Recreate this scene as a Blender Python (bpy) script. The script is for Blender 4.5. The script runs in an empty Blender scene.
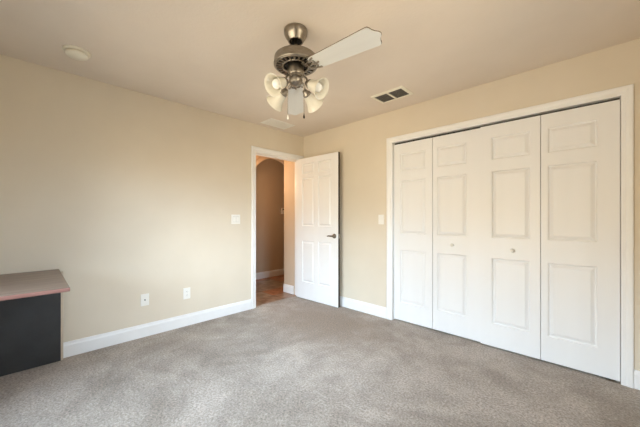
import bpy, bmesh, math
from mathutils import Vector, Matrix

# ------------------------------------------------------------------ camera
C = bpy.context.scene.collection
SC = bpy.context.scene
PI = math.pi
FPX, HORIZON = 285.68, 217.95
YAW = 0.7747
CAM = Vector((3.267, -2.9733, 1.1905))
cd = bpy.data.cameras.new('camera')
cd.sensor_fit = 'HORIZONTAL'; cd.sensor_width = 36.0
cd.lens = FPX / 640 * 36.0
cd.shift_y = (HORIZON - 213.5) / 640
cd.clip_start = 0.02
cam = bpy.data.objects.new('camera', cd); C.objects.link(cam)
cam.location = CAM; cam.rotation_euler = (PI / 2, 0, YAW)
SC.camera = cam

# ------------------------------------------------------------------ world (sky over warm ground, seen only through the window)
W = bpy.data.worlds.new('sky'); SC.world = W; W.use_nodes = True
wn = W.node_tree.nodes; wl = W.node_tree.links
bg = wn['Background']
tc = wn.new('ShaderNodeTexCoord'); sp = wn.new('ShaderNodeSeparateXYZ')
rp = wn.new('ShaderNodeValToRGB'); mr = wn.new('ShaderNodeMapRange')
wl.new(tc.outputs['Generated'], sp.inputs[0])
mr.inputs['From Min'].default_value = -1; mr.inputs['From Max'].default_value = 1
# invented skyline, set lower towards the east (+x) to let more sky in
ml = wn.new('ShaderNodeMath'); ml.operation = 'MULTIPLY_ADD'
wl.new(sp.outputs['X'], ml.inputs[0]); ml.inputs[1].default_value = 0.08; wl.new(sp.outputs['Z'], ml.inputs[2])
wl.new(ml.outputs[0], mr.inputs['Value']); wl.new(mr.outputs[0], rp.inputs[0])
e = rp.color_ramp.elements
e[0].position = 0.0; e[0].color = (0.40, 0.34, 0.26, 1)
e[1].position = 1.0; e[1].color = (0.72, 0.94, 1.20, 1)
k = e.new(0.570); k.color = (0.36, 0.312, 0.225, 1)
k = e.new(0.610); k.color = (0.75, 0.97, 1.20, 1)
wl.new(rp.outputs[0], bg.inputs['Color'])
# the sky is brighter on the sun's (east) side
st = wn.new('ShaderNodeMapRange'); wl.new(sp.outputs['X'], st.inputs['Value'])
st.inputs['From Min'].default_value = -0.7; st.inputs['From Max'].default_value = 0.9
st.inputs['To Min'].default_value = 14.8; st.inputs['To Max'].default_value = 20.8
wl.new(st.outputs[0], bg.inputs['Strength'])
# glow of the sun behind thin cloud, low in the east
SUN = Vector((0.94, -0.04, 0.27)).normalized()
dt = wn.new('ShaderNodeVectorMath'); dt.operation = 'DOT_PRODUCT'; wl.new(tc.outputs['Generated'], dt.inputs[0]); dt.inputs[1].default_value = SUN
mxm = wn.new('ShaderNodeMath'); mxm.operation = 'MAXIMUM'; wl.new(dt.outputs['Value'], mxm.inputs[0]); mxm.inputs[1].default_value = 0.0
pw = wn.new('ShaderNodeMath'); pw.operation = 'POWER'; wl.new(mxm.outputs[0], pw.inputs[0]); pw.inputs[1].default_value = 60.0
gl = wn.new('ShaderNodeMath'); gl.operation = 'MULTIPLY'; wl.new(pw.outputs[0], gl.inputs[0]); gl.inputs[1].default_value = 25.0
bg2 = wn.new('ShaderNodeBackground'); bg2.inputs['Color'].default_value = (0.90, 0.97, 1.06, 1); wl.new(gl.outputs[0], bg2.inputs['Strength'])
ads = wn.new('ShaderNodeAddShader'); wl.new(bg.outputs[0], ads.inputs[0]); wl.new(bg2.outputs[0], ads.inputs[1])
wl.new(ads.outputs[0], wn['World Output'].inputs['Surface'])

# window opening in the front wall, behind the camera
WX0, WX1, WZ0, WZ1 = 0.66, 2.98, 0.06, 1.96
RX, RY, RH = 3.65, -3.46, 2.44          # room size: x 0..RX, y RY..0, z 0..RH
# portal that guides sampling of the sky through the window
pl = bpy.data.lights.new('window_portal', 'AREA'); pl.shape = 'RECTANGLE'
pl.size = WX1 - WX0; pl.size_y = WZ1 - WZ0
po = bpy.data.objects.new('window_portal', pl); C.objects.link(po)
po.location = ((WX0 + WX1) / 2, RY - 0.13, (WZ0 + WZ1) / 2)
po.rotation_euler = (PI / 2, 0, 0)
pl.cycles.is_portal = True
# opening of an added window in the right wall, brightening the left wall
VY0, VY1, VZ0, VZ1 = -2.15, -1.20, 1.08, 2.24
pl2 = bpy.data.lights.new('window_portal_right', 'AREA'); pl2.shape = 'RECTANGLE'
pl2.size = VZ1 - VZ0; pl2.size_y = VY1 - VY0
po2 = bpy.data.objects.new('window_portal_right', pl2); C.objects.link(po2)
po2.location = (RX + 0.13, (VY0 + VY1) / 2, (VZ0 + VZ1) / 2)
po2.rotation_euler = (0, PI / 2, 0)
pl2.cycles.is_portal = True
# warm hall light, floating in mid-air with no fixture
hl = bpy.data.lights.new('hall_lamp', 'POINT'); hl.energy = 20; hl.color = (1.0, 0.66, 0.39); hl.shadow_soft_size = 0.08
ho = bpy.data.objects.new('hall_lamp', hl); C.objects.link(ho); ho.location = (-0.80, -0.50, 1.80)

SC.view_settings.view_transform = 'Standard'
SC.view_settings.look = 'None'
SC.view_settings.gamma = 1.0
SC.view_settings.use_curve_mapping = False
SC.view_settings.exposure = -0.05

# ------------------------------------------------------------------ materials
def mat(name, col, rough=0.5, metal=0.0, spec=0.5):
    m = bpy.data.materials.new(name); m.use_nodes = True
    b = m.node_tree.nodes['Principled BSDF']
    b.inputs['Base Color'].default_value = (*col, 1)
    b.inputs['Roughness'].default_value = rough
    b.inputs['Metallic'].default_value = metal
    b.inputs['Specular IOR Level'].default_value = spec
    return m

def noise_mat(name, c0, c1, scale, rough=0.6, bump=0.0, bscale=None, stretch=(1, 1, 1), lo=0.35, hi=0.65,
              metal=0.0, spec=0.5, dist=0.002, detail=4):
    m = mat(name, c0, rough, metal, spec)
    n, l = m.node_tree.nodes, m.node_tree.links
    b = n['Principled BSDF']
    t = n.new('ShaderNodeTexCoord'); mp = n.new('ShaderNodeMapping'); mp.inputs['Scale'].default_value = stretch
    l.new(t.outputs['Object'], mp.inputs[0])
    nz = n.new('ShaderNodeTexNoise'); nz.inputs['Scale'].default_value = scale; nz.inputs['Detail'].default_value = detail
    l.new(mp.outputs[0], nz.inputs['Vector'])
    r = n.new('ShaderNodeValToRGB'); r.color_ramp.elements[0].position = lo; r.color_ramp.elements[1].position = hi
    r.color_ramp.elements[0].color = (*c0, 1); r.color_ramp.elements[1].color = (*c1, 1)
    l.new(nz.outputs['Fac'], r.inputs[0]); l.new(r.outputs[0], b.inputs['Base Color'])
    if bump:
        n2 = n.new('ShaderNodeTexNoise'); n2.inputs['Scale'].default_value = bscale or scale; n2.inputs['Detail'].default_value = 3
        l.new(mp.outputs[0], n2.inputs['Vector'])
        bp = n.new('ShaderNodeBump'); bp.inputs['Strength'].default_value = bump; bp.inputs['Distance'].default_value = dist
        l.new(n2.outputs['Fac'], bp.inputs['Height']); l.new(bp.outputs[0], b.inputs['Normal'])
    return m

M = {}
M['wall'] = noise_mat('beige_wall_paint', (0.71, 0.63, 0.505), (0.73, 0.65, 0.525), 3.0, 0.6, 0.25, 90, dist=0.001, spec=0.3)
M['hall'] = noise_mat('beige_paint_hall_light', (0.60, 0.47, 0.345), (0.62, 0.485, 0.355), 3.0, 0.6, 0.2, 90, dist=0.001, spec=0.2)  # same beige paint as the bedroom, with warm hall light mixed in
M['ceil'] = noise_mat('ceiling_paint', (0.755, 0.67, 0.575), (0.775, 0.69, 0.595), 4.0, 0.8, 0.5, 60, dist=0.002, spec=0.1)
M['trim'] = noise_mat('white_trim_paint', (0.85, 0.845, 0.83), (0.87, 0.865, 0.85), 6.0, 0.35, 0.05, 30)
M['door'] = noise_mat('white_door_paint', (0.83, 0.825, 0.815), (0.85, 0.845, 0.835), 8.0, 0.38, 0.25, 60, stretch=(1, 1, 0.06), dist=0.0006)
M['plastic'] = noise_mat('white_plastic', (0.86, 0.84, 0.78), (0.88, 0.86, 0.80), 20.0, 0.35)
M['ivory'] = noise_mat('aged_ivory_plastic', (0.82, 0.775, 0.65), (0.84, 0.795, 0.67), 20.0, 0.45)
M['nickel'] = noise_mat('brushed_nickel', (0.28, 0.25, 0.21), (0.36, 0.325, 0.28), 30.0, 0.34, 0.05, 200, metal=1.0, stretch=(1, 1, 8))
M['pewter'] = noise_mat('dark_pewter', (0.16, 0.14, 0.115), (0.21, 0.185, 0.155), 30.0, 0.35, metal=1.0)
M['darkmetal'] = noise_mat('dark_metal', (0.02, 0.018, 0.015), (0.035, 0.03, 0.026), 40.0, 0.5, metal=0.6)
M['black'] = noise_mat('black_motor_and_recess_shade', (0.008, 0.007, 0.006), (0.012, 0.011, 0.01), 20.0, 0.7)  # motor black, also used as painted shade in canopy and grille
M['blade'] = noise_mat('white_blade_laminate', (0.67, 0.67, 0.64), (0.70, 0.70, 0.67), 6.0, 0.4, 0.05, 40, stretch=(0.2, 3, 1))
M['bladeedge'] = noise_mat('walnut_blade_top', (0.10, 0.06, 0.03), (0.16, 0.10, 0.06), 12.0, 0.5)
M['dooredge'] = noise_mat('dark_brown_door_edge', (0.030, 0.018, 0.008), (0.045, 0.028, 0.013), 20.0, 0.6, stretch=(1, 1, 0.1))  # brown free edge, much darker than the door faces
M['desktop'] = noise_mat('worn_mahogany_top', (0.17, 0.115, 0.085), (0.25, 0.18, 0.14), 5.0, 0.32, 0.05, 40, stretch=(4, 0.6, 1), detail=8)
M['deskedge'] = noise_mat('mahogany_edge_band', (0.23, 0.11, 0.09), (0.32, 0.175, 0.15), 14.0, 0.4, stretch=(1, 0.3, 4))
M['charcoal'] = noise_mat('charcoal_panel', (0.028, 0.028, 0.028), (0.036, 0.036, 0.036), 9.0, 0.45, 0.05, 60)
M['beige'] = noise_mat('beige_edge_band', (0.56, 0.46, 0.34), (0.60, 0.50, 0.37), 12.0, 0.5)
M['greyline'] = noise_mat('grey_gap_shade', (0.50, 0.49, 0.46), (0.53, 0.52, 0.49), 20.0, 0.5)
M['louver'] = noise_mat('grey_louver_metal', (0.16, 0.15, 0.135), (0.20, 0.19, 0.17), 20.0, 0.5, metal=0.1)
M['closet'] = noise_mat('closet_shell_shade', (0.10, 0.085, 0.065), (0.12, 0.10, 0.08), 4.0, 0.8)  # shell coloured dark to stand for the shade inside the closet

def carpet_mat():
    m = mat('grey_beige_carpet', (0.4, 0.37, 0.34), 0.95, 0, 0.1)
    n, l = m.node_tree.nodes, m.node_tree.links
    b = n['Principled BSDF']
    t = n.new('ShaderNodeTexCoord')
    def nz(s, d, dist=0.0, rough=0.5):
        x = n.new('ShaderNodeTexNoise'); x.inputs['Scale'].default_value = s; x.inputs['Detail'].default_value = d
        x.inputs['Distortion'].default_value = dist; x.inputs['Roughness'].default_value = rough
        l.new(t.outputs['Object'], x.inputs['Vector']); return x
    big, mid, fine = nz(1.1, 6, 1.2, 0.62), nz(5.0, 6, 0.4, 0.70), nz(70, 5, 0, 0.8)
    def ramp(src, lo, hi, c0, c1):
        r = n.new('ShaderNodeValToRGB'); r.color_ramp.elements[0].position = lo; r.color_ramp.elements[1].position = hi
        r.color_ramp.elements[0].color = c0; r.color_ramp.elements[1].color = c1
        l.new(src.outputs['Fac'], r.inputs[0]); return r
    a = ramp(big, 0.38, 0.60, (0.325, 0.272, 0.221, 1), (0.485, 0.422, 0.362, 1))
    bm_ = ramp(mid, 0.35, 0.65, (0.84, 0.83, 0.82, 1), (1.06, 1.06, 1.06, 1))
    c = ramp(fine, 0.3, 0.7, (0.36, 0.35, 0.34, 1), (1.52, 1.52, 1.52, 1))
    def mul(x, y):
        mx = n.new('ShaderNodeMix'); mx.data_type = 'RGBA'; mx.blend_type = 'MULTIPLY'; mx.inputs['Factor'].default_value = 1
        l.new(x, mx.inputs['A']); l.new(y, mx.inputs['B']); return mx.outputs['Result']
    # tan traffic wear in front of the doorway, ragged edge
    mp = n.new('ShaderNodeMapping'); mp.inputs['Location'].default_value = (-0.62, 0.52, 0); mp.inputs['Scale'].default_value = (0.62, 0.9, 1)
    l.new(t.outputs['Object'], mp.inputs[0])
    ln = n.new('ShaderNodeVectorMath'); ln.operation = 'LENGTH'; l.new(mp.outputs[0], ln.inputs[0])
    av = n.new('ShaderNodeMath'); av.operation = 'MULTIPLY_ADD'; l.new(mid.outputs['Fac'], av.inputs[0]); av.inputs[1].default_value = 0.5; l.new(ln.outputs['Value'], av.inputs[2])
    wr = n.new('ShaderNodeMapRange'); wr.interpolation_type = 'SMOOTHSTEP'; l.new(av.outputs[0], wr.inputs['Value'])
    wr.inputs['From Min'].default_value = 0.35; wr.inputs['From Max'].default_value = 1.0; wr.inputs['To Min'].default_value = 1.0; wr.inputs['To Max'].default_value = 0.0
    wm = n.new('ShaderNodeMix'); wm.data_type = 'RGBA'; l.new(wr.outputs[0], wm.inputs['Factor'])
    l.new(mul(a.outputs[0], bm_.outputs[0]), wm.inputs['A']); wm.inputs['B'].default_value = (0.30, 0.232, 0.172, 1)
    l.new(mul(wm.outputs['Result'], c.outputs[0]), b.inputs['Base Color'])
    ad = n.new('ShaderNodeMath'); ad.operation = 'ADD'
    l.new(fine.outputs['Fac'], ad.inputs[0]); l.new(mid.outputs['Fac'], ad.inputs[1])
    bp = n.new('ShaderNodeBump'); bp.inputs['Strength'].default_value = 0.8; bp.inputs['Distance'].default_value = 0.008
    l.new(ad.outputs[0], bp.inputs['Height']); l.new(bp.outputs[0], b.inputs['Normal'])
    b.inputs['Sheen Weight'].default_value = 0.15
    return m
M['carpet'] = carpet_mat()

def tile_mat():
    m = mat('terracotta_slate_tile', (0.3, 0.15, 0.08), 0.35)
    n, l = m.node_tree.nodes, m.node_tree.links
    b = n['Principled BSDF']
    t = n.new('ShaderNodeTexCoord'); mp = n.new('ShaderNodeMapping')
    l.new(t.outputs['Object'], mp.inputs[0])
    br = n.new('ShaderNodeTexBrick'); br.offset = 0.0
    br.inputs['Scale'].default_value = 1.0; br.inputs['Brick Width'].default_value = 0.33; br.inputs['Row Height'].default_value = 0.33
    br.inputs['Mortar Size'].default_value = 0.006
    br.inputs['Color1'].default_value = (0.42, 0.17, 0.08, 1); br.inputs['Color2'].default_value = (0.30, 0.25, 0.19, 1)
    br.inputs['Mortar'].default_value = (0.16, 0.11, 0.075, 1)
    l.new(mp.outputs[0], br.inputs['Vector'])
    nz = n.new('ShaderNodeTexNoise'); nz.inputs['Scale'].default_value = 7; nz.inputs['Detail'].default_value = 6
    l.new(t.outputs['Object'], nz.inputs['Vector'])
    r = n.new('ShaderNodeValToRGB'); r.color_ramp.elements[0].position = .35; r.color_ramp.elements[1].position = .65
    r.color_ramp.elements[0].color = (0.65, 0.6, 0.55, 1); r.color_ramp.elements[1].color = (1.3, 1.3, 1.3, 1)
    l.new(nz.outputs['Fac'], r.inputs[0])
    mx = n.new('ShaderNodeMix'); mx.data_type = 'RGBA'; mx.blend_type = 'MULTIPLY'; mx.inputs['Factor'].default_value = 1
    l.new(br.outputs['Color'], mx.inputs['A']); l.new(r.outputs[0], mx.inputs['B'])
    l.new(mx.outputs['Result'], b.inputs['Base Color'])
    return m
M['tile'] = tile_mat()

def shade_mat():
    m = bpy.data.materials.new('frosted_cream_glass'); m.use_nodes = True
    n, l = m.node_tree.nodes, m.node_tree.links
    b = n['Principled BSDF']; out = n['Material Output']
    nz = n.new('ShaderNodeTexNoise'); nz.inputs['Scale'].default_value = 12
    r = n.new('ShaderNodeValToRGB'); r.color_ramp.elements[0].color = (0.86, 0.83, 0.73, 1); r.color_ramp.elements[1].color = (0.92, 0.89, 0.80, 1)
    l.new(nz.outputs['Fac'], r.inputs[0]); l.new(r.outputs[0], b.inputs['Base Color'])
    b.inputs['Roughness'].default_value = 0.3
    tr = n.new('ShaderNodeBsdfTranslucent'); l.new(r.outputs[0], tr.inputs['Color'])
    mx = n.new('ShaderNodeMixShader'); mx.inputs[0].default_value = 0.35
    l.new(b.outputs[0], mx.inputs[1]); l.new(tr.outputs[0], mx.inputs[2]); l.new(mx.outputs[0], out.inputs['Surface'])
    return m
M['shade'] = shade_mat()
M['bulb'] = noise_mat('white_frosted_bulb', (0.90, 0.90, 0.88), (0.93, 0.93, 0.91), 10, 0.25)

def pane_mat():
    m = bpy.data.materials.new('window_glass'); m.use_nodes = True
    n, l = m.node_tree.nodes, m.node_tree.links
    n.remove(n['Principled BSDF'])
    t = n.new('ShaderNodeBsdfTransparent'); g = n.new('ShaderNodeBsdfGlossy'); g.inputs['Roughness'].default_value = 0.02
    lw = n.new('ShaderNodeFresnel'); lw.inputs['IOR'].default_value = 1.45
    mx = n.new('ShaderNodeMixShader')
    l.new(lw.outputs[0], mx.inputs[0]); l.new(t.outputs[0], mx.inputs[1]); l.new(g.outputs[0], mx.inputs[2])
    l.new(mx.outputs[0], n['Material Output'].inputs['Surface'])
    return m
M['pane'] = pane_mat()

# ------------------------------------------------------------------ mesh helpers
def box(bm, x0, x1, y0, y1, z0, z1, bev=0.0, mi=0):
    vs = [bm.verts.new(p) for p in ((x0, y0, z0), (x1, y0, z0), (x1, y1, z0), (x0, y1, z0),
                                    (x0, y0, z1), (x1, y0, z1), (x1, y1, z1), (x0, y1, z1))]
    fs = []
    for q in ((0, 3, 2, 1), (4, 5, 6, 7), (0, 1, 5, 4), (1, 2, 6, 5), (2, 3, 7, 6), (3, 0, 4, 7)):
        f = bm.faces.new([vs[i] for i in q]); f.material_index = mi; fs.append(f)
    if bev:
        es = list({e for f in fs for e in f.edges})
        bmesh.ops.bevel(bm, geom=es, offset=bev, segments=2, affect='EDGES', profile=0.5)
    return vs

def lathe(bm, prof, seg=48, mtx=None, mi=0):
    """prof: list of (r, z); axis z."""
    rings = []
    for r, z in prof:
        if r < 1e-6:
            rings.append([bm.verts.new((0, 0, z))])
        else:
            rings.append([bm.verts.new((r * math.cos(2 * PI * i / seg), r * math.sin(2 * PI * i / seg), z)) for i in range(seg)])
    for a, b in zip(rings, rings[1:]):
        for i in range(seg):
            j = (i + 1) % seg
            if len(a) == 1 and len(b) == 1: continue
            if len(a) == 1: f = bm.faces.new((a[0], b[i], b[j]))
            elif len(b) == 1: f = bm.faces.new((a[i], b[0], a[j]))
            else: f = bm.faces.new((a[i], b[i], b[j], a[j]))
            f.smooth = True; f.material_index = mi
    if mtx is not None:
        bmesh.ops.transform(bm, matrix=mtx, verts=[v for r in rings for v in r])

def tube(bm, pts, rad, seg=10, caps=True, mi=0):
    pts = [Vector(p) for p in pts]; n = len(pts)
    rads = rad if isinstance(rad, (list, tuple)) else [rad] * n
    t0 = (pts[1] - pts[0]).normalized()
    up = Vector((0, 0, 1)) if abs(t0.z) < 0.9 else Vector((1, 0, 0))
    nrm = (up - t0 * up.dot(t0)).normalized()
    rings = []
    for i, p in enumerate(pts):
        t = (pts[min(i + 1, n - 1)] - pts[max(i - 1, 0)]).normalized()
        nrm = (nrm - t * nrm.dot(t)).normalized(); bn = t.cross(nrm)
        rings.append([bm.verts.new(p + (nrm * math.cos(2 * PI * k / seg) + bn * math.sin(2 * PI * k / seg)) * rads[i]) for k in range(seg)])
    for a, b in zip(rings, rings[1:]):
        for k in range(seg):
            f = bm.faces.new((a[k], a[(k + 1) % seg], b[(k + 1) % seg], b[k])); f.smooth = True; f.material_index = mi
    if caps:
        bm.faces.new(list(reversed(rings[0]))); bm.faces.new(rings[-1])

def spline(pts, n=8):
    """Catmull-Rom through pts"""
    P = [Vector(p) for p in pts]; P = [P[0] * 2 - P[1]] + P + [P[-1] * 2 - P[-2]]
    out = []
    for i in range(1, len(P) - 2):
        for k in range(n):
            t = k / n
            a, b, c, d = P[i - 1], P[i], P[i + 1], P[i + 2]
            out.append(0.5 * ((2 * b) + (c - a) * t + (2 * a - 5 * b + 4 * c - d) * t * t + (3 * b - a - 3 * c + d) * t ** 3))
    out.append(P[-2]); return out

def prism(bm, outline, h0, h1, mi=0):
    """outline in xy, extruded z h0..h1"""
    a = [bm.verts.new((x, y, h0)) for x, y in outline]; b = [bm.verts.new((x, y, h1)) for x, y in outline]
    n = len(a)
    fa = bm.faces.new(list(reversed(a))); fb = bm.faces.new(b); fa.material_index = mi; fb.material_index = mi
    for i in range(n):
        f = bm.faces.new((a[i], a[(i + 1) % n], b[(i + 1) % n], b[i])); f.material_index = mi
    return fa, fb

def obj(name, bm, mats, parent=None, loc=None):
    if not isinstance(mats, (list, tuple)): mats = [mats]
    bmesh.ops.recalc_face_normals(bm, faces=bm.faces[:])
    me = bpy.data.meshes.new(name); bm.to_mesh(me); bm.free()
    for m in mats: me.materials.append(m)
    o = bpy.data.objects.new(name, me); C.objects.link(o)
    if parent: o.parent = parent
    if loc is not None: o.location = loc
    return o

def thing(name, label, cat, loc=(0, 0, 0), rot=(0, 0, 0), group=None):
    o = bpy.data.objects.new(name, None); C.objects.link(o)
    o.empty_display_size = 0.1
    o.location = loc; o.rotation_euler = rot; o['label'] = label; o['category'] = cat
    if group: o['group'] = group
    return o

def struct(name, bm, mats, label, cat):
    o = obj(name, bm, mats); o['kind'] = 'structure'; o['label'] = label; o['category'] = cat; return o

def new(): return bmesh.new()

# ------------------------------------------------------------------ room shell
DY0, DY1, DZ = -0.861, -0.075, 2.062      # bedroom doorway in wall_left
CX0, CX1, CZ = 1.540, 3.375, 2.065        # closet opening in wall_back
T = 0.12
J = 0.018                                 # jamb lining thickness

bm = new()
box(bm, -0.05, RX, RY, 0.0, -0.06, 0.0)
struct('floor', bm, M['carpet'], 'grey beige cut pile carpet covering the bedroom floor', 'floor')
bm = new(); box(bm, -0.05, RX + T, RY - T, T, RH, RH + 0.1)
struct('ceiling', bm, M['ceil'], 'tan painted bedroom ceiling with light texture', 'ceiling')

bm = new()
box(bm, -T, 0, RY - T, DY0 - J, -0.06, RH); box(bm, -T, 0, DY1 + J, T, -0.06, RH); box(bm, -T, 0, DY0 - J, DY1 + J, DZ + J, RH)
struct('wall_left', bm, M['wall'], 'long beige wall with the doorway at its far end', 'wall')
bm = new()
box(bm, 0, CX0 - J, 0, T, -0.06, RH); box(bm, CX1 + J, RX + T, 0, T, -0.06, RH); box(bm, CX0 - J, CX1 + J, 0, T, CZ + J, RH)
struct('wall_back', bm, M['wall'], 'beige wall around the white closet doors', 'wall')
bm = new()
box(bm, RX, RX + T, RY - T, VY0, -0.06, RH); box(bm, RX, RX + T, VY1, 0, -0.06, RH)
box(bm, RX, RX + T, VY0, VY1, -0.06, VZ0); box(bm, RX, RX + T, VY0, VY1, VZ1, RH)
struct('wall_right', bm, M['wall'], 'beige wall at the right of the closet', 'wall')
bm = new()
box(bm, 0, WX0, RY - T, RY, -0.06, RH); box(bm, WX1, RX, RY - T, RY, -0.06, RH)
box(bm, WX0, WX1, RY - T, RY, -0.06, WZ0); box(bm, WX0, WX1, RY - T, RY, WZ1, RH)
struct('wall_front', bm, M['wall'], 'beige wall with the window facing the closet', 'wall')

# window behind the camera, and one added in the right wall for light; local x along the wall, local -y outwards
def window(name, label, loc, rz, w, h):
    t = thing(name, label, 'window', loc, (0, 0, rz)); t['kind'] = 'structure'
    bm = new()
    for a in (-w / 2, w / 2 - 0.045): box(bm, a, a + 0.045, -0.10, -0.05, 0, h)
    for a in (0, h - 0.045): box(bm, -w / 2 + 0.045, w / 2 - 0.045, -0.10, -0.05, a, a + 0.045)
    obj('window_frame', bm, M['trim'], t)
    bm = new(); box(bm, -w / 2 + .03, w / 2 - .03, -0.078, -0.074, .03, h - .03); obj('pane', bm, M['pane'], t)
    bm = new(); box(bm, -.025, .025, -0.095, -0.055, .04, h - .04); obj('mullion', bm, M['trim'], t)
    bm = new(); box(bm, -w / 2 - .05, w / 2 + .05, -0.048, 0.05, -0.025, 0.0, 0.005); obj('window_sill', bm, M['trim'], t)
window('window_1', 'tall white framed glass door window in the wall facing the closet', ((WX0 + WX1) / 2, RY, WZ0), 0, WX1 - WX0, WZ1 - WZ0)

window('window_added', 'added white framed window in the wall facing the doorway', (RX, (VY0 + VY1) / 2, VZ0), PI / 2, VY1 - VY0, VZ1 - VZ0)

# closet recess behind the bifold doors
bm = new()
box(bm, 1.30, 3.60, 0.72, 0.78, -0.06, RH); box(bm, 1.24, 1.30, T, 0.78, -0.06, RH); box(bm, 3.60, 3.66, T, 0.78, -0.06, RH)
box(bm, 1.24, 3.66, T, 0.78, RH, RH + .1); box(bm, 1.24, 3.66, 0.0, 0.78, -0.12, -0.061)
struct('wall_closet', bm, M['closet'], 'dim recess behind the white closet doors', 'wall')
bm = new(); box(bm, CX0 - J, CX1 + J, 0.0, 0.72, -0.06, 0.0)
struct('floor_closet', bm, M['carpet'], 'carpet continuing under the closet doors', 'floor')

# hall beyond the doorway
bm = new(); box(bm, -1.60, -0.05, -2.0, 2.0, -0.06, -0.004)
struct('floor_hall', bm, M['tile'], 'terracotta and grey slate tiles beyond the doorway', 'floor')
bm = new(); box(bm, -1.6, -0.05, -2.0, 2.0, RH, RH + .1)
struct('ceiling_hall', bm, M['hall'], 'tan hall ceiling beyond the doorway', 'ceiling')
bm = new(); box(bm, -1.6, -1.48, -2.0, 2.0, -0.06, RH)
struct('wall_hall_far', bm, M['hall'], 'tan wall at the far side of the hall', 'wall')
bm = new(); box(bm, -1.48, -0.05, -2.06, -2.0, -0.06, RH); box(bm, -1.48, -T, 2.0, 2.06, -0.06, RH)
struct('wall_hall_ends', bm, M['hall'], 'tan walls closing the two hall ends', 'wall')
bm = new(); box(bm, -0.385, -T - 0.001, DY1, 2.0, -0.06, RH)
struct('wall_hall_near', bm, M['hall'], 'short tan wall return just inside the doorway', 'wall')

def arch_wall(bm, x0, x1, y0, y1, cy, r, zs, ztop, seg=32):
    """wall slab in the yz plane with a round-headed opening"""
    pts = [(cy + r * math.cos(PI - PI * i / seg), zs + r * math.sin(PI * i / seg)) for i in range(seg + 1)]
    for (x) in (0,):
        for i in range(seg):
            (ya, za), (yb, zb) = pts[i], pts[i + 1]
            q = [(x0, ya, za), (x0, yb, zb), (x0, yb, ztop), (x0, ya, ztop)]
            p = [(x1, a[1], a[2]) for a in q]
            A = [bm.verts.new(v) for v in q]; B = [bm.verts.new(v) for v in p]
            bm.faces.new(A); bm.faces.new(list(reversed(B)))
            f = bm.faces.new((A[0], B[0], B[1], A[1]))
            bm.faces.new((A[2], A[3], B[3], B[2]))
    box(bm, x0, x1, y0, cy - r, -0.06, ztop); box(bm, x0, x1, cy + r, y1, -0.06, ztop)
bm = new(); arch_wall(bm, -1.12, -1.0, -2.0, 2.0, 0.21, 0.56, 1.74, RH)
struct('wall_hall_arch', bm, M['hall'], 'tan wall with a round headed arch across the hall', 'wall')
bm = new()
seg = 32
for i in range(seg):
    a0, a1 = PI * i / seg, PI * (i + 1) / seg
    q = []
    for a, r in ((a0, 0.54), (a1, 0.54), (a1, 0.61), (a0, 0.61)):
        q.append((0.21 - r * math.cos(a), 1.74 + r * math.sin(a)))
    A = [bm.verts.new((-1.01, *v)) for v in q]; B = [bm.verts.new((-0.985, *v)) for v in q]
    bm.faces.new(A); bm.faces.new(B)
    bm.faces.new((A[0], A[1], B[1], B[0])); bm.faces.new((A[2], A[3], B[3], B[2]))
for s in (-1, 1):
    ya, yb = sorted((0.21 + s * 0.54, 0.21 + s * 0.61)); box(bm, -1.01, -0.985, ya, yb, 0.0, 1.74)
struct('trim_arch', bm, M['hall'], 'plain raised band around the hall arch', 'trim')

# ------------------------------------------------------------------ baseboards
BPROF = [(0, 0), (0.015, 0), (0.015, 0.098), (0.011, 0.108), (0.009, 0.122), (0.004, 0.128), (0, 0.128)]
def run(bm, p0, p1, nrm, prof=BPROF):
    p0, p1, nrm = Vector((*p0, 0)), Vector((*p1, 0)), Vector((*nrm, 0))
    A = [bm.verts.new(p0 + nrm * d + Vector((0, 0, z))) for d, z in prof]
    B = [bm.verts.new(p1 + nrm * d + Vector((0, 0, z))) for d, z in prof]
    n = len(A); bm.faces.new(A); bm.faces.new(B)
    for i in range(n): bm.faces.new((A[i], A[(i + 1) % n], B[(i + 1) % n], B[i]))
bm = new(); run(bm, (0, RY), (0, DY0 - 0.066), (1, 0))
struct('baseboard_left', bm, M['trim'], 'white baseboard along the long beige wall with the doorway', 'baseboard')
bm = new(); run(bm, (0.0, 0), (CX0 - 0.073, 0), (0, -1)); run(bm, (CX1 + 0.064, 0), (RX, 0), (0, -1))
struct('baseboard_back', bm, M['trim'], 'white baseboard on both sides of the closet', 'baseboard')
bm = new(); run(bm, (RX, -0.015), (RX, RY), (-1, 0))
struct('baseboard_right', bm, M['trim'], 'white baseboard on the wall right of the closet', 'baseboard')
bm = new(); run(bm, (0.015, RY), (WX0 - 0.06, RY), (0, 1)); run(bm, (WX1 + 0.06, RY), (RX - 0.015, RY), (0, 1))
struct('baseboard_front', bm, M['trim'], 'white baseboard either side of the tall window', 'baseboard')
bm = new(); run(bm, (-1.48, -2.0), (-1.48, 2.0), (1, 0))
struct('baseboard_hall_far', bm, M['trim'], 'white baseboard at the far side of the hall', 'baseboard')
bm = new(); run(bm, (-0.385, DY1), (-T - 0.019, DY1), (0, -1))
struct('baseboard_hall_near', bm, M['trim'], 'short white baseboard just inside the doorway', 'baseboard')

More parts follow.
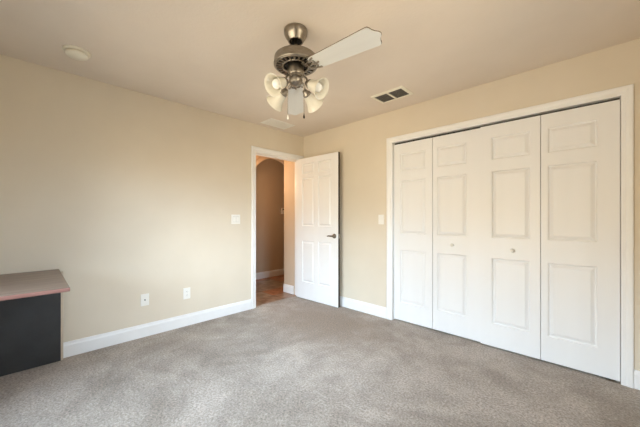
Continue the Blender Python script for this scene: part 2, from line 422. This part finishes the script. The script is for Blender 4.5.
# ------------------------------------------------------------------ door and closet casings
def casing(bm, u0, u1, zt, place, wl=0.073, wt=0.064, wr=0.063):
    """mitred moulding round three sides; place(u, d, z) -> xyz, d = thickness out of wall"""
    prof = [(0.0, 0.0), (0.0, 0.010), (0.10, 0.0125), (0.40, 0.0125), (0.52, 0.0155), (0.62, 0.018), (0.92, 0.018), (1.0, 0.013), (1.0, 0.0)]
    rings = []
    for (fu, fz) in ((-1, 0), (-1, 1), (1, 1), (1, 0)):
        ring = []
        for s, d in prof:
            u = (u0 - s * wl) if fu < 0 else (u1 + s * wr)
            z = (zt + s * wt) if fz else 0.0
            ring.append(bm.verts.new(place(u, d, z)))
        rings.append(ring)
    for a, b in zip(rings, rings[1:]):
        n = len(a)
        for i in range(n): bm.faces.new((a[i], a[(i + 1) % n], b[(i + 1) % n], b[i]))
    bm.faces.new(rings[0]); bm.faces.new(rings[-1])

bm = new()
casing(bm, CX0, CX1, CZ, lambda u, d, z: (u, -d, z))
box(bm, CX0 - J, CX0, 0.0, T, 0, CZ); box(bm, CX1, CX1 + J, 0.0, T, 0, CZ); box(bm, CX0 - J, CX1 + J, 0.0, T, CZ, CZ + J)
struct('trim_1', bm, M['trim'], 'white moulded casing around the closet opening', 'door trim')
bm = new()
casing(bm, DY0, DY1, DZ, lambda u, d, z: (d, u, z), 0.064, 0.075, 0.066)
box(bm, -T, 0.0, DY0 - J, DY0, 0, DZ); box(bm, -T, 0.0, DY1, DY1 + J, 0, DZ); box(bm, -T, 0.0, DY0 - J, DY1 + J, DZ, DZ + J)
for yy in ((DY0, DY0 + 0.011), (DY1 - 0.011, DY1)): box(bm, -T + 0.02, -0.045, yy[0], yy[1], 0, DZ)
box(bm, -T + 0.02, -0.045, DY0, DY1, DZ - 0.011, DZ)
struct('trim_2', bm, M['trim'], 'white moulded casing around the open doorway', 'door trim')
bm = new(); box(bm, CX0 + .005, CX1 - .005, 0.045, 0.075, CZ - 0.034, CZ - 0.0005)
struct('trim_3', bm, M['darkmetal'], 'dark sliding track above the closet doors', 'door track')  # track coloured near black as the shade in the top gap

# ------------------------------------------------------------------ panelled slabs
def slab(bm, w, h, t, cols, rows, both=False, edge_mi=0):
    """front face at y=0 looking to -y, back at y=t; cols/rows are panel outer ranges"""
    us = sorted({0.0, w, *[c for p in cols for c in p]}); vs = sorted({0.0, h, *[c for p in rows for c in p]})
    rings = [(0.0, 0.0), (0.005, 0.010), (0.012, 0.013), (0.033, 0.003), (0.035, 0.001)]
    def face(y, sgn):
        cache = {}
        def vert(u, v, d):
            key = (round(u, 5), round(v, 5), round(d, 5))
            if key not in cache: cache[key] = bm.verts.new((u, y + sgn * d, v))
            return cache[key]
        def quad(u0, u1, v0, v1, d): return [vert(u0, v0, d), vert(u1, v0, d), vert(u1, v1, d), vert(u0, v1, d)]
        for i in range(len(us) - 1):
            for j in range(len(vs) - 1):
                u0, u1, v0, v1 = us[i], us[i + 1], vs[j], vs[j + 1]
                if (u0, u1) in cols and (v0, v1) in rows:
                    prev = None
                    for ins, d in rings:
                        q = quad(u0 + ins, u1 - ins, v0 + ins, v1 - ins, d)
                        if prev:
                            for a in range(4): bm.faces.new((prev[a], prev[(a + 1) % 4], q[(a + 1) % 4], q[a]))
                        prev = q
                    bm.faces.new(prev)
                else:
                    bm.faces.new(quad(u0, u1, v0, v1, 0.0))
    face(0.0, 1.0)
    if both: face(t, -1.0)
    else: bm.faces.new([bm.verts.new(p) for p in ((0, t, 0), (w, t, 0), (w, t, h), (0, t, h))])
    for q in (((0, 0, 0), (0, t, 0), (0, t, h), (0, 0, h)), ((w, 0, 0), (w, t, 0), (w, t, h), (w, 0, h)),
              ((0, 0, 0), (w, 0, 0), (w, t, 0), (0, t, 0)), ((0, 0, h), (w, 0, h), (w, t, h), (0, t, h))):
        f = bm.faces.new([bm.verts.new(p) for p in q])
        if q[0][0] == w and q[1][0] == w: f.material_index = edge_mi

# bedroom door, standing open
LW, LH, LT = 0.802, 2.050, 0.036
d1 = thing('door_1', 'white six panel door standing open beside the doorway', 'door', (0.012, -0.155, 0.012), (0, 0, math.radians(2.2)))
d1['kind'] = 'structure'
bm = new()
slab(bm, LW, LH, LT, [(0.125, 0.362), (0.445, 0.682)], [(0.245, 0.845), (1.062, 1.765), (1.815, 1.972)], True, 1)
obj('leaf', bm, [M['door'], M['dooredge']], d1)
bm = new()
hz = 0.938; hu = 0.738
mt = Matrix.Translation((hu, 0, hz)) @ Matrix.Rotation(PI / 2, 4, 'X')
lathe(bm, [(0, 0.0), (0.032, 0.0), (0.032, 0.004), (0.027, 0.011), (0.014, 0.013), (0.011, 0.02), (0.011, 0.05), (0.0, 0.052)], 28, mt)
lev = spline([(hu + .004, -0.046, hz), (hu - 0.03, -0.050, hz + .002), (hu - 0.06, -0.050, hz + .003), (hu - 0.080, -0.046, hz - .002), (hu - .092, -0.042, hz - .004)], 6)
tube(bm, lev, [0.0095] * 8 + [0.0085] * 8 + [0.007] * 8 + [0.006], 12)
obj('door_handle', bm, M['pewter'], d1)
bm = new()
box(bm, LW - .001, LW + 0.0015, 0.006, 0.031, hz - 0.03, hz + 0.03, 0.0005)
box(bm, LW, LW + 0.011, 0.011, 0.025, hz - 0.012, hz + 0.012, 0.002)
obj('latch', bm, M['nickel'], d1)
bm = new()
mt = Matrix.Translation((hu, LT, hz)) @ Matrix.Rotation(-PI / 2, 4, 'X')
lathe(bm, [(0, 0.0), (0.032, 0.0), (0.032, 0.004), (0.027, 0.011), (0.011, 0.02), (0.011, 0.04), (0.0, 0.042)], 28, mt)
tube(bm, spline([(hu + .004, LT + .036, hz), (hu - 0.06, LT + .040, hz + .003), (hu - 0.115, LT + .034, hz - .004)], 6), 0.008, 10)
obj('door_handle', bm, M['pewter'], d1)
for zz in (0.20, 1.02, 1.84):
    bm = new()
    tube(bm, [(-0.006, LT - 0.004, zz - 0.045), (-0.006, LT - 0.004, zz + 0.045)], 0.006, 12)
    box(bm, -0.004, 0.0, 0.004, LT - 0.004, zz - 0.044, zz + 0.044)
    obj('hinge', bm, M['nickel'], d1)

# closet bifold doors: two pairs, each pair folds as one thing
CROWS = [(0.205, 0.81), (0.995, 1.605), (1.71, 1.915)]
def bifold(name, label, x0, yfront, leaves, knob_leaf, knob_x, knob_z):
    d = thing(name, label, 'closet door', (x0, yfront, 0.014))
    d['kind'] = 'structure'
    for i, (a, b, pa, pb) in enumerate(leaves):
        bm = new()
        slab(bm, b - a, 2.030, 0.030, [(round(pa - a, 4), round(pb - a, 4))], CROWS)
        lf = obj('leaf', bm, M['door'], d, (a - x0, 0, 0))
        if i == knob_leaf:
            bm = new()
            mt = Matrix.Translation((knob_x - a, 0, knob_z - 0.014)) @ Matrix.Rotation(PI / 2, 4, 'X')
            lathe(bm, [(0.0, 0.0), (0.010, 0.0), (0.008, 0.004), (0.0075, 0.010), (0.012, 0.014), (0.0165, 0.019), (0.0175, 0.024), (0.015, 0.029), (0.008, 0.032), (0, 0.033)], 28, mt)
            obj('knob', bm, M['plastic'], lf)
    return d
p1 = bifold('door_2', 'left pair of white panelled folding closet doors nearer the open door', 1.544, 0.028,
       [(1.544, 1.998, 1.626, 1.925), (2.003, 2.462, 2.050, 2.337)], 1, 2.205, 0.918)
p2 = bifold('door_3', 'right pair of white panelled folding closet doors nearer the picture edge', 2.465, 0.006,
       [(2.465, 2.914, 2.558, 2.845), (2.918, 3.3715, 2.963, 3.254)], 0, 2.720, 0.905)
bm = new()
box(bm, 3.300, 3.372, -0.004, 0.030, 0.001, 0.007); box(bm, 3.348, 3.372, 0.0, 0.03, 0.0, 0.013)
tube(bm, [(3.335, 0.012, 0.004), (3.335, 0.012, 0.014)], 0.006, 10)
br = struct('trim_4', bm, M['nickel'], 'small metal floor pivot bracket under the closet door', 'bracket')

# ------------------------------------------------------------------ ceiling fan
FX, FY = 1.8226, -1.7285
FW = Vector((-math.sin(YAW), math.cos(YAW), 0)); RT = Vector((math.cos(YAW), math.sin(YAW), 0))
fan = thing('ceiling_fan', 'brushed nickel ceiling fan with white blades and four bell lamp shades', 'ceiling fan', (FX, FY, RH))
def ang(deg):   # compass: 0 = away from the camera's starting view, clockwise to the right -> world direction
    a = math.radians(deg); return FW * math.cos(a) + RT * math.sin(a)
bm = new()
lathe(bm, [(0, 0), (0.074, 0), (0.078, -0.006), (0.078, -0.020), (0.076, -0.032), (0.070, -0.046), (0.061, -0.060), (0.053, -0.073), (0.050, -0.080), (0.045, -0.082), (0.042, -0.078)], 48)
lathe(bm, [(0.042, -0.078), (0.041, -0.04), (0, -0.04)], 48, mi=1)  # black lining paints the shade inside the canopy
obj('canopy', bm, [M['nickel'], M['black']], fan)
bm = new(); lathe(bm, [(0, -0.04), (0.0125, -0.04), (0.0125, -0.172), (0, -0.172)], 24)
lathe(bm, [(0, -0.160), (0.020, -0.160), (0.026, -0.164), (0.028, -0.172), (0, -0.172)], 32)
obj('downrod', bm, M['nickel'], fan)
bm = new()
lathe(bm, [(0.030, -0.166), (0.060, -0.166), (0.105, -0.170), (0.128, -0.176), (0.138, -0.184), (0.141, -0.194), (0.141, -0.224), (0.145, -0.228), (0.145, -0.238), (0.141, -0.243), (0.136, -0.243), (0.134, -0.236), (0.134, -0.19), (0.03, -0.18)], 64)
hous = obj('motor_housing', bm, M['nickel'], fan)
bm = new()
lathe(bm, [(0.128, -0.240), (0.137, -0.240), (0.137, -0.246), (0.128, -0.247), (0.128, -0.240)], 64)
lathe(bm, [(0.081, -0.240), (0.091, -0.240), (0.091, -0.248), (0.081, -0.249), (0.081, -0.240)], 64)
for k_ in range(24):
    a = 2 * PI * k_ / 24
    r0, r1, hw = 0.088, 0.131, 0.0058
    ca, sa = math.cos(a), math.sin(a)
    vs = box(bm, r0, r1, -hw, hw, -0.2475, -0.241)
    bmesh.ops.transform(bm, matrix=Matrix.Rotation(a, 4, 'Z'), verts=vs)
obj('vent_ring', bm, M['nickel'], fan)
bm = new(); lathe(bm, [(0, -0.19), (0.132, -0.19), (0.132, -0.232), (0.07, -0.236), (0.06, -0.232), (0, -0.232)], 48)
obj('motor_core', bm, M['black'], fan)
bm = new(); lathe(bm, [(0, -0.226), (0.051, -0.226), (0.053, -0.232), (0.053, -0.295), (0.050, -0.303), (0.046, -0.306), (0, -0.306)], 48)
obj('switch_housing', bm, M['nickel'], fan)
bm = new(); lathe(bm, [(0, -0.300), (0.043, -0.300), (0.045, -0.308), (0.041, -0.314), (0.045, -0.322), (0.046, -0.338), (0.042, -0.352), (0.032, -0.364), (0.018, -0.371), (0, -0.374)], 48)
obj('light_fitter', bm, M['nickel'], fan)

def blade(deg, droop, pitch):
    d = ang(deg); rz = math.atan2(d.y, d.x)
    r0, r1 = 0.165, 0.665
    out = []
    w0, w1 = 0.054, 0.070
    # outline with clipped ogee tip corners
    half = [(r0, w0 * .80), (r0 + .02, w0), (r1 - .050, w1), (r1 - .040, w1 - .002), (r1 - .033, w1 - .012), (r1 - .028, w1 - .028), (r1 - .018, w1 - .044), (r1 - .005, w1 - .056), (r1, w1 - .066)]
    pts = [(x, -y) for x, y in half] + list(reversed(half))
    bm = new()
    prism(bm, pts, -0.0035, 0.0000, 0)
    top = prism(bm, [(x + (.0016 if x > r1 - .06 else 0), y * 1.012) for x, y in pts], 0.0000, 0.0040, 1)
    o = obj('blade', bm, [M['blade'], M['bladeedge']], fan)
    o.matrix_basis = (Matrix.Translation((0, 0, -0.272)) @ Matrix.Rotation(rz, 4, 'Z') @ Matrix.Rotation(math.radians(droop), 4, 'Y') @ Matrix.Rotation(math.radians(pitch), 4, 'X'))
    bm = new()
    z = 0.022
    for s in (-1, 1):
        tube(bm, spline([(0.085, s * .010, z), (0.105, s * .013, z - .004), (0.125, s * .022, -0.002), (0.150, s * .033, -0.010), (0.176, s * .034, -0.009),
                         (0.196, s * .020, -0.008), (0.190, s * .006, -0.008), (0.172, s * .010, -0.008), (0.174, s * .022, -0.008)], 5), 0.0046, 8)
        tube(bm, spline([(0.170, s * .035, -0.009), (0.188, s * .042, -0.008), (0.202, s * .046, -0.007)], 5), [0.0046] * 8 + [.0042, .004, .003], 8)
    tube(bm, spline([(0.085, 0, z), (0.115, 0, z - .008), (0.140, 0, -0.010), (0.170, 0, -0.008), (0.215, 0, -0.007)], 5), 0.0046, 8)
    for (x_, y_) in ((0.202, .046), (0.202, -.046), (0.215, 0)):
        lathe(bm, [(0, -0.011), (0.005, -0.010), (0.007, -0.007), (0.007, -0.0035), (0, -0.0035)], 14, Matrix.Translation((x_, y_, 0)))
    box(bm, 0.070, 0.098, -0.022, 0.022, z - .006, z + .004, 0.002)
    obj('blade_iron', bm, M['nickel'], o)
    return o
blade(135.4, 4.6, -9.6)
blade(-5, 4.6, -9.6)

def lamp(deg):
    d = ang(deg); rz = math.atan2(d.y, d.x)
    R = Matrix.Rotation(rz, 4, 'Z')
    neck = Vector((0.108, 0, -0.385)); mouth = Vector((0.204, 0, -0.440))
    ax = (mouth - neck).normalized(); L = (mouth - neck).length
    bm = new()
    tube(bm, spline([(0.040, 0, -0.330), (0.062, 0, -0.326), (0.080, 0, -0.336), (0.092, 0, -0.356), neck + ax * -0.012], 6), 0.0062, 10)
    tilt = Vector((0, 0, 1)).rotation_difference(ax).to_matrix().to_4x4()
    mt = Matrix.Translation(neck) @ tilt
    lathe(bm, [(0, -0.026), (0.014, -0.026), (0.019, -0.018), (0.021, -0.006), (0.029, 0.0), (0.030, 0.012), (0.026, 0.012), (0.0, 0.004)], 28, mt)
    bmesh.ops.transform(bm, matrix=R, verts=bm.verts[:])
    obj('light_arm', bm, M['nickel'], fan)
    bm = new()
    prof = [(0.023, 0.004), (0.030, 0.012), (0.034, 0.028), (0.037, 0.046), (0.042, 0.064), (0.049, 0.082), (0.058, 0.097), (0.066, 0.106)]
    s = L / 0.106
    prof = [(r, z * s) for r, z in prof]
    inner = [(r - 0.003, z + .001) for r, z in reversed(prof)]
    lathe(bm, prof + [(0.067, prof[-1][1] + .002)] + inner, 40, R @ mt)
    sh = obj('lamp_shade', bm, M['shade'], fan)
    bm = new()
    lathe(bm, [(0.0, 0.004), (0.013, 0.004), (0.013, 0.030), (0.018, 0.042), (0.026, 0.056), (0.030, 0.070), (0.028, 0.084), (0.020, 0.095), (0.009, 0.100), (0, 0.101)], 28, R @ mt)
    obj('light_bulb', bm, M['bulb'], sh)
for a in (38, 122, 218, 308): lamp(a)

def chain(deg, r, z1, fobmat):
    d = ang(deg) * r
    bm = new()
    z = -0.30
    tube(bm, [(d.x * .85, d.y * .85, -0.290), (d.x, d.y, -0.300), (d.x, d.y, z1 + .03)], 0.0014, 6)
    n = 24
    for i in range(n):
        zc = -0.31 + (z1 + .035 + 0.31) * i / (n - 1)
        lathe(bm, [(0, .0024), (.0024, 0), (0, -.0024)], 6, Matrix.Translation((d.x, d.y, zc)))
    c = obj('pull_chain', bm, M['nickel'], fan)
    bm = new()
    lathe(bm, [(0, 0.032), (0.0025, 0.031), (0.003, 0.024), (0.0055, 0.014), (0.006, 0.006), (0.004, 0.001), (0, 0)], 16, Matrix.Translation((d.x, d.y, z1)))
    obj('fob', bm, fobmat, c)
chain(285, 0.056, -0.590, M['plastic'])
chain(95, 0.056, -0.590, M['darkmetal'])

# ------------------------------------------------------------------ ceiling fittings
def grille(name, label, cat, x0, x1, y0, y1, lip, frame_m, slat_m, back_m, n, along_x, bar=False, tilt=35):
    t = thing(name, label, cat, ((x0 + x1) / 2, (y0 + y1) / 2, RH))
    hx, hy = (x1 - x0) / 2, (y1 - y0) / 2
    bm = new()
    # sloped picture-frame flange
    prof = [(0, 0), (0, -0.003), (lip * .55, -0.009), (lip * .95, -0.010), (lip, -0.008), (lip, 0)]
    rings = [[bm.verts.new((sx * (hx - d), sy * (hy - d), z)) for d, z in prof] for sx, sy in ((-1, -1), (1, -1), (1, 1), (-1, 1))]
    for a, b in zip(rings, rings[1:] + rings[:1]):
        for i in range(len(prof) - 1): bm.faces.new((a[i], a[i + 1], b[i + 1], b[i]))
    obj('frame', bm, frame_m, t)
    bm = new(); box(bm, -hx + lip * .9, hx - lip * .9, -hy + lip * .9, hy - lip * .9, -0.0016, -0.0004); obj('backing', bm, back_m, t)
    bm = new()
    ix, iy = hx - lip, hy - lip
    for i in range(n):
        f = -1 + 2 * (i + .5) / n
        w = (iy if along_x else ix) / n * 0.95
        vs = box(bm, -ix if along_x else -w, ix if along_x else w, -w if along_x else -iy, w if along_x else iy, -0.0005, 0.0005)
        R = Matrix.Rotation(math.radians(tilt), 4, 'X' if along_x else 'Y')
        bmesh.ops.transform(bm, matrix=Matrix.Translation((0, f * iy, -0.0055) if along_x else (f * ix, 0, -0.0055)) @ R, verts=vs)
    obj('louvers', bm, slat_m, t)
    if bar:
        bm = new(); box(bm, -0.009, 0.009, -iy, iy, -0.011, -0.002); obj('divider_bar', bm, frame_m, t)
    return t
grille('return_air_grille', 'rectangular ceiling air grille with two dark louvered panels above the closet', 'air vent',
       1.575, 1.935, -0.505, -0.262, 0.030, M['ivory'], M['louver'], M['black'], 9, True, True, 12)  # black backing stands in for the darkness inside the duct
grille('supply_vent', 'pale painted ceiling register near the doorway corner', 'air vent',
       0.088, 0.335, -0.848, -0.452, 0.030, M['plastic'], M['plastic'], M['ivory'], 8, False, False, 4)

sd = thing('smoke_detector', 'round ivory smoke detector on the ceiling above the desk', 'smoke detector', (0.468, -2.718, RH))
bm = new(); lathe(bm, [(0, 0), (0.082, 0), (0.084, -0.004), (0.083, -0.012), (0.078, -0.016), (0.060, -0.016), (0.060, -0.010), (0, -0.010)], 48); obj('base', bm, M['ivory'], sd)
bm = new(); lathe(bm, [(0, -0.009), (0.057, -0.009), (0.066, -0.020), (0.068, -0.026), (0.065, -0.036), (0.056, -0.043), (0, -0.045)], 48)
for k_ in range(20):
    vs = box(bm, 0.060, 0.0685, -0.003, 0.003, -0.033, -0.022)
    bmesh.ops.transform(bm, matrix=Matrix.Rotation(2 * PI * k_ / 20, 4, 'Z'), verts=vs)
obj('cover', bm, M['ivory'], sd)

# ------------------------------------------------------------------ wall plates
def on_left(y, z): return (0.0, y, z), (0, 0, PI / 2)      # local -y faces +x
def on_back(x, z): return (x, 0.0, z), (0, 0, 0)           # local -y faces the room
def plate_mesh(w, h):
    bm = new(); box(bm, -w / 2, w / 2, -0.006, 0.0, -h / 2, h / 2, 0.0022); return bm
l, r = on_left(-1.150, 1.174)
s = thing('light_switch', 'white double rocker light switch on the wall beside the doorway', 'light switch', l, r)
obj('plate', plate_mesh(0.120, 0.118), M['plastic'], s)
for dx in (-0.023, 0.023):
    bm = new(); box(bm, dx - 0.0190, dx + 0.0190, -0.0066, -0.005, -0.0355, 0.0355); obj('rocker_gap_shade', bm, M['greyline'], s)  # grey border painted in as the shaded gap around the rocker
    bm = new(); vs = box(bm, dx - 0.0165, dx + 0.0165, -0.0105, -0.005, -0.033, 0.033, 0.0015)
    obj('rocker', bm, M['plastic'], s)
l, r = on_back(1.388, 1.172)
s = thing('light_switch', 'single white toggle light switch beside the closet casing', 'light switch', l, r)
obj('plate', plate_mesh(0.074, 0.116), M['plastic'], s)
bm = new(); box(bm, -0.006, 0.006, -0.016, -0.005, -0.002, 0.013, 0.002); box(bm, -0.008, 0.008, -0.0075, -0.005, -0.014, 0.014)
obj('toggle', bm, M['plastic'], s)
l, r = on_left(-2.153, 0.368)
s = thing('cable_outlet', 'white wall plate with one dark cable socket, nearer the desk', 'wall outlet', l, r)
obj('plate', plate_mesh(0.074, 0.118), M['plastic'], s)
bm = new(); mt = Matrix.Translation((0, -0.006, 0)) @ Matrix.Rotation(PI / 2, 4, 'X')
lathe(bm, [(0, 0), (0.0065, 0), (0.0065, 0.003), (0.0045, 0.004), (0.0045, 0.011), (0, 0.011)], 12, mt); obj('socket', bm, M['darkmetal'], s)
l, r = on_left(-1.745, 0.356)
s = thing('power_outlet', 'white duplex power outlet on the wall nearer the doorway', 'wall outlet', l, r)
obj('plate', plate_mesh(0.076, 0.122), M['plastic'], s)
for dz in (-0.020, 0.020):
    bm = new()
    n = 20; out = []
    for i in range(n):
        a = 2 * PI * i / n; out.append((0.0165 * math.cos(a), max(-0.0135, min(0.0135, 0.0165 * math.sin(a)))))
    prism(bm, out, 0.0, 0.0035)
    bmesh.ops.transform(bm, matrix=Matrix.Translation((0, -0.005, dz)) @ Matrix.Rotation(PI / 2, 4, 'X'), verts=bm.verts[:])
    rc = obj('receptacle', bm, M['plastic'], s)
    bm = new()
    for dx in (-0.0062, 0.0062): box(bm, dx - 0.0012, dx + 0.0012, -0.0090, -0.0080, dz + 0.000, dz + 0.008)
    box(bm, -0.002, 0.002, -0.0090, -0.0080, dz - 0.009, dz - 0.005)
    obj('slots', bm, M['darkmetal'], rc)

# keypad on the hall's far wall
k = thing('alarm_keypad', 'small white wall keypad in the hall seen through the doorway', 'keypad', (-1.48, 0.805, 1.335), (0, 0, PI / 2))
bm = new(); box(bm, -0.085, 0.085, -0.028, 0.0, -0.062, 0.062, 0.005); obj('case', bm, M['plastic'], k)
bm = new(); box(bm, -0.070, 0.070, -0.030, -0.027, 0.018, 0.045, 0.0); obj('display', bm, M['darkmetal'], k)
bm = new()
for i in range(3):
    for j in range(3): box(bm, -0.05 + j * .04, -0.022 + j * .04, -0.031, -0.027, -0.050 + i * .021, -0.036 + i * .021, 0.001)
obj('buttons', bm, M['ivory'], k)

# ------------------------------------------------------------------ desk in the corner
dk = thing('desk', 'low desk with worn mahogany top and charcoal panel against the left wall', 'desk', (0, 0, 0))
DH = 0.762
bm = new()
vs = box(bm, 0.022, 0.935, RY + 0.03, -2.792, DH - 0.024, DH, 0.003)
for f in bm.faces:
    f.normal_update()
    f.material_index = 0 if f.normal.z > 0.6 else 1
obj('desktop', bm, [M['desktop'], M['deskedge']], dk)
bm = new(); box(bm, 0.030, 0.056, RY + 0.06, -2.783, 0.0, DH - 0.024); obj('back_panel', bm, M['charcoal'], dk)
bm = new(); box(bm, 0.019, 0.056, -2.783, -2.767, 0.0, DH - 0.024, 0.002); obj('panel_edging', bm, M['beige'], dk)
bm = new(); box(bm, 0.82, 0.87, RY + 0.06, RY + 0.11, 0.0, DH - 0.024, 0.003); obj('leg', bm, M['charcoal'], dk)
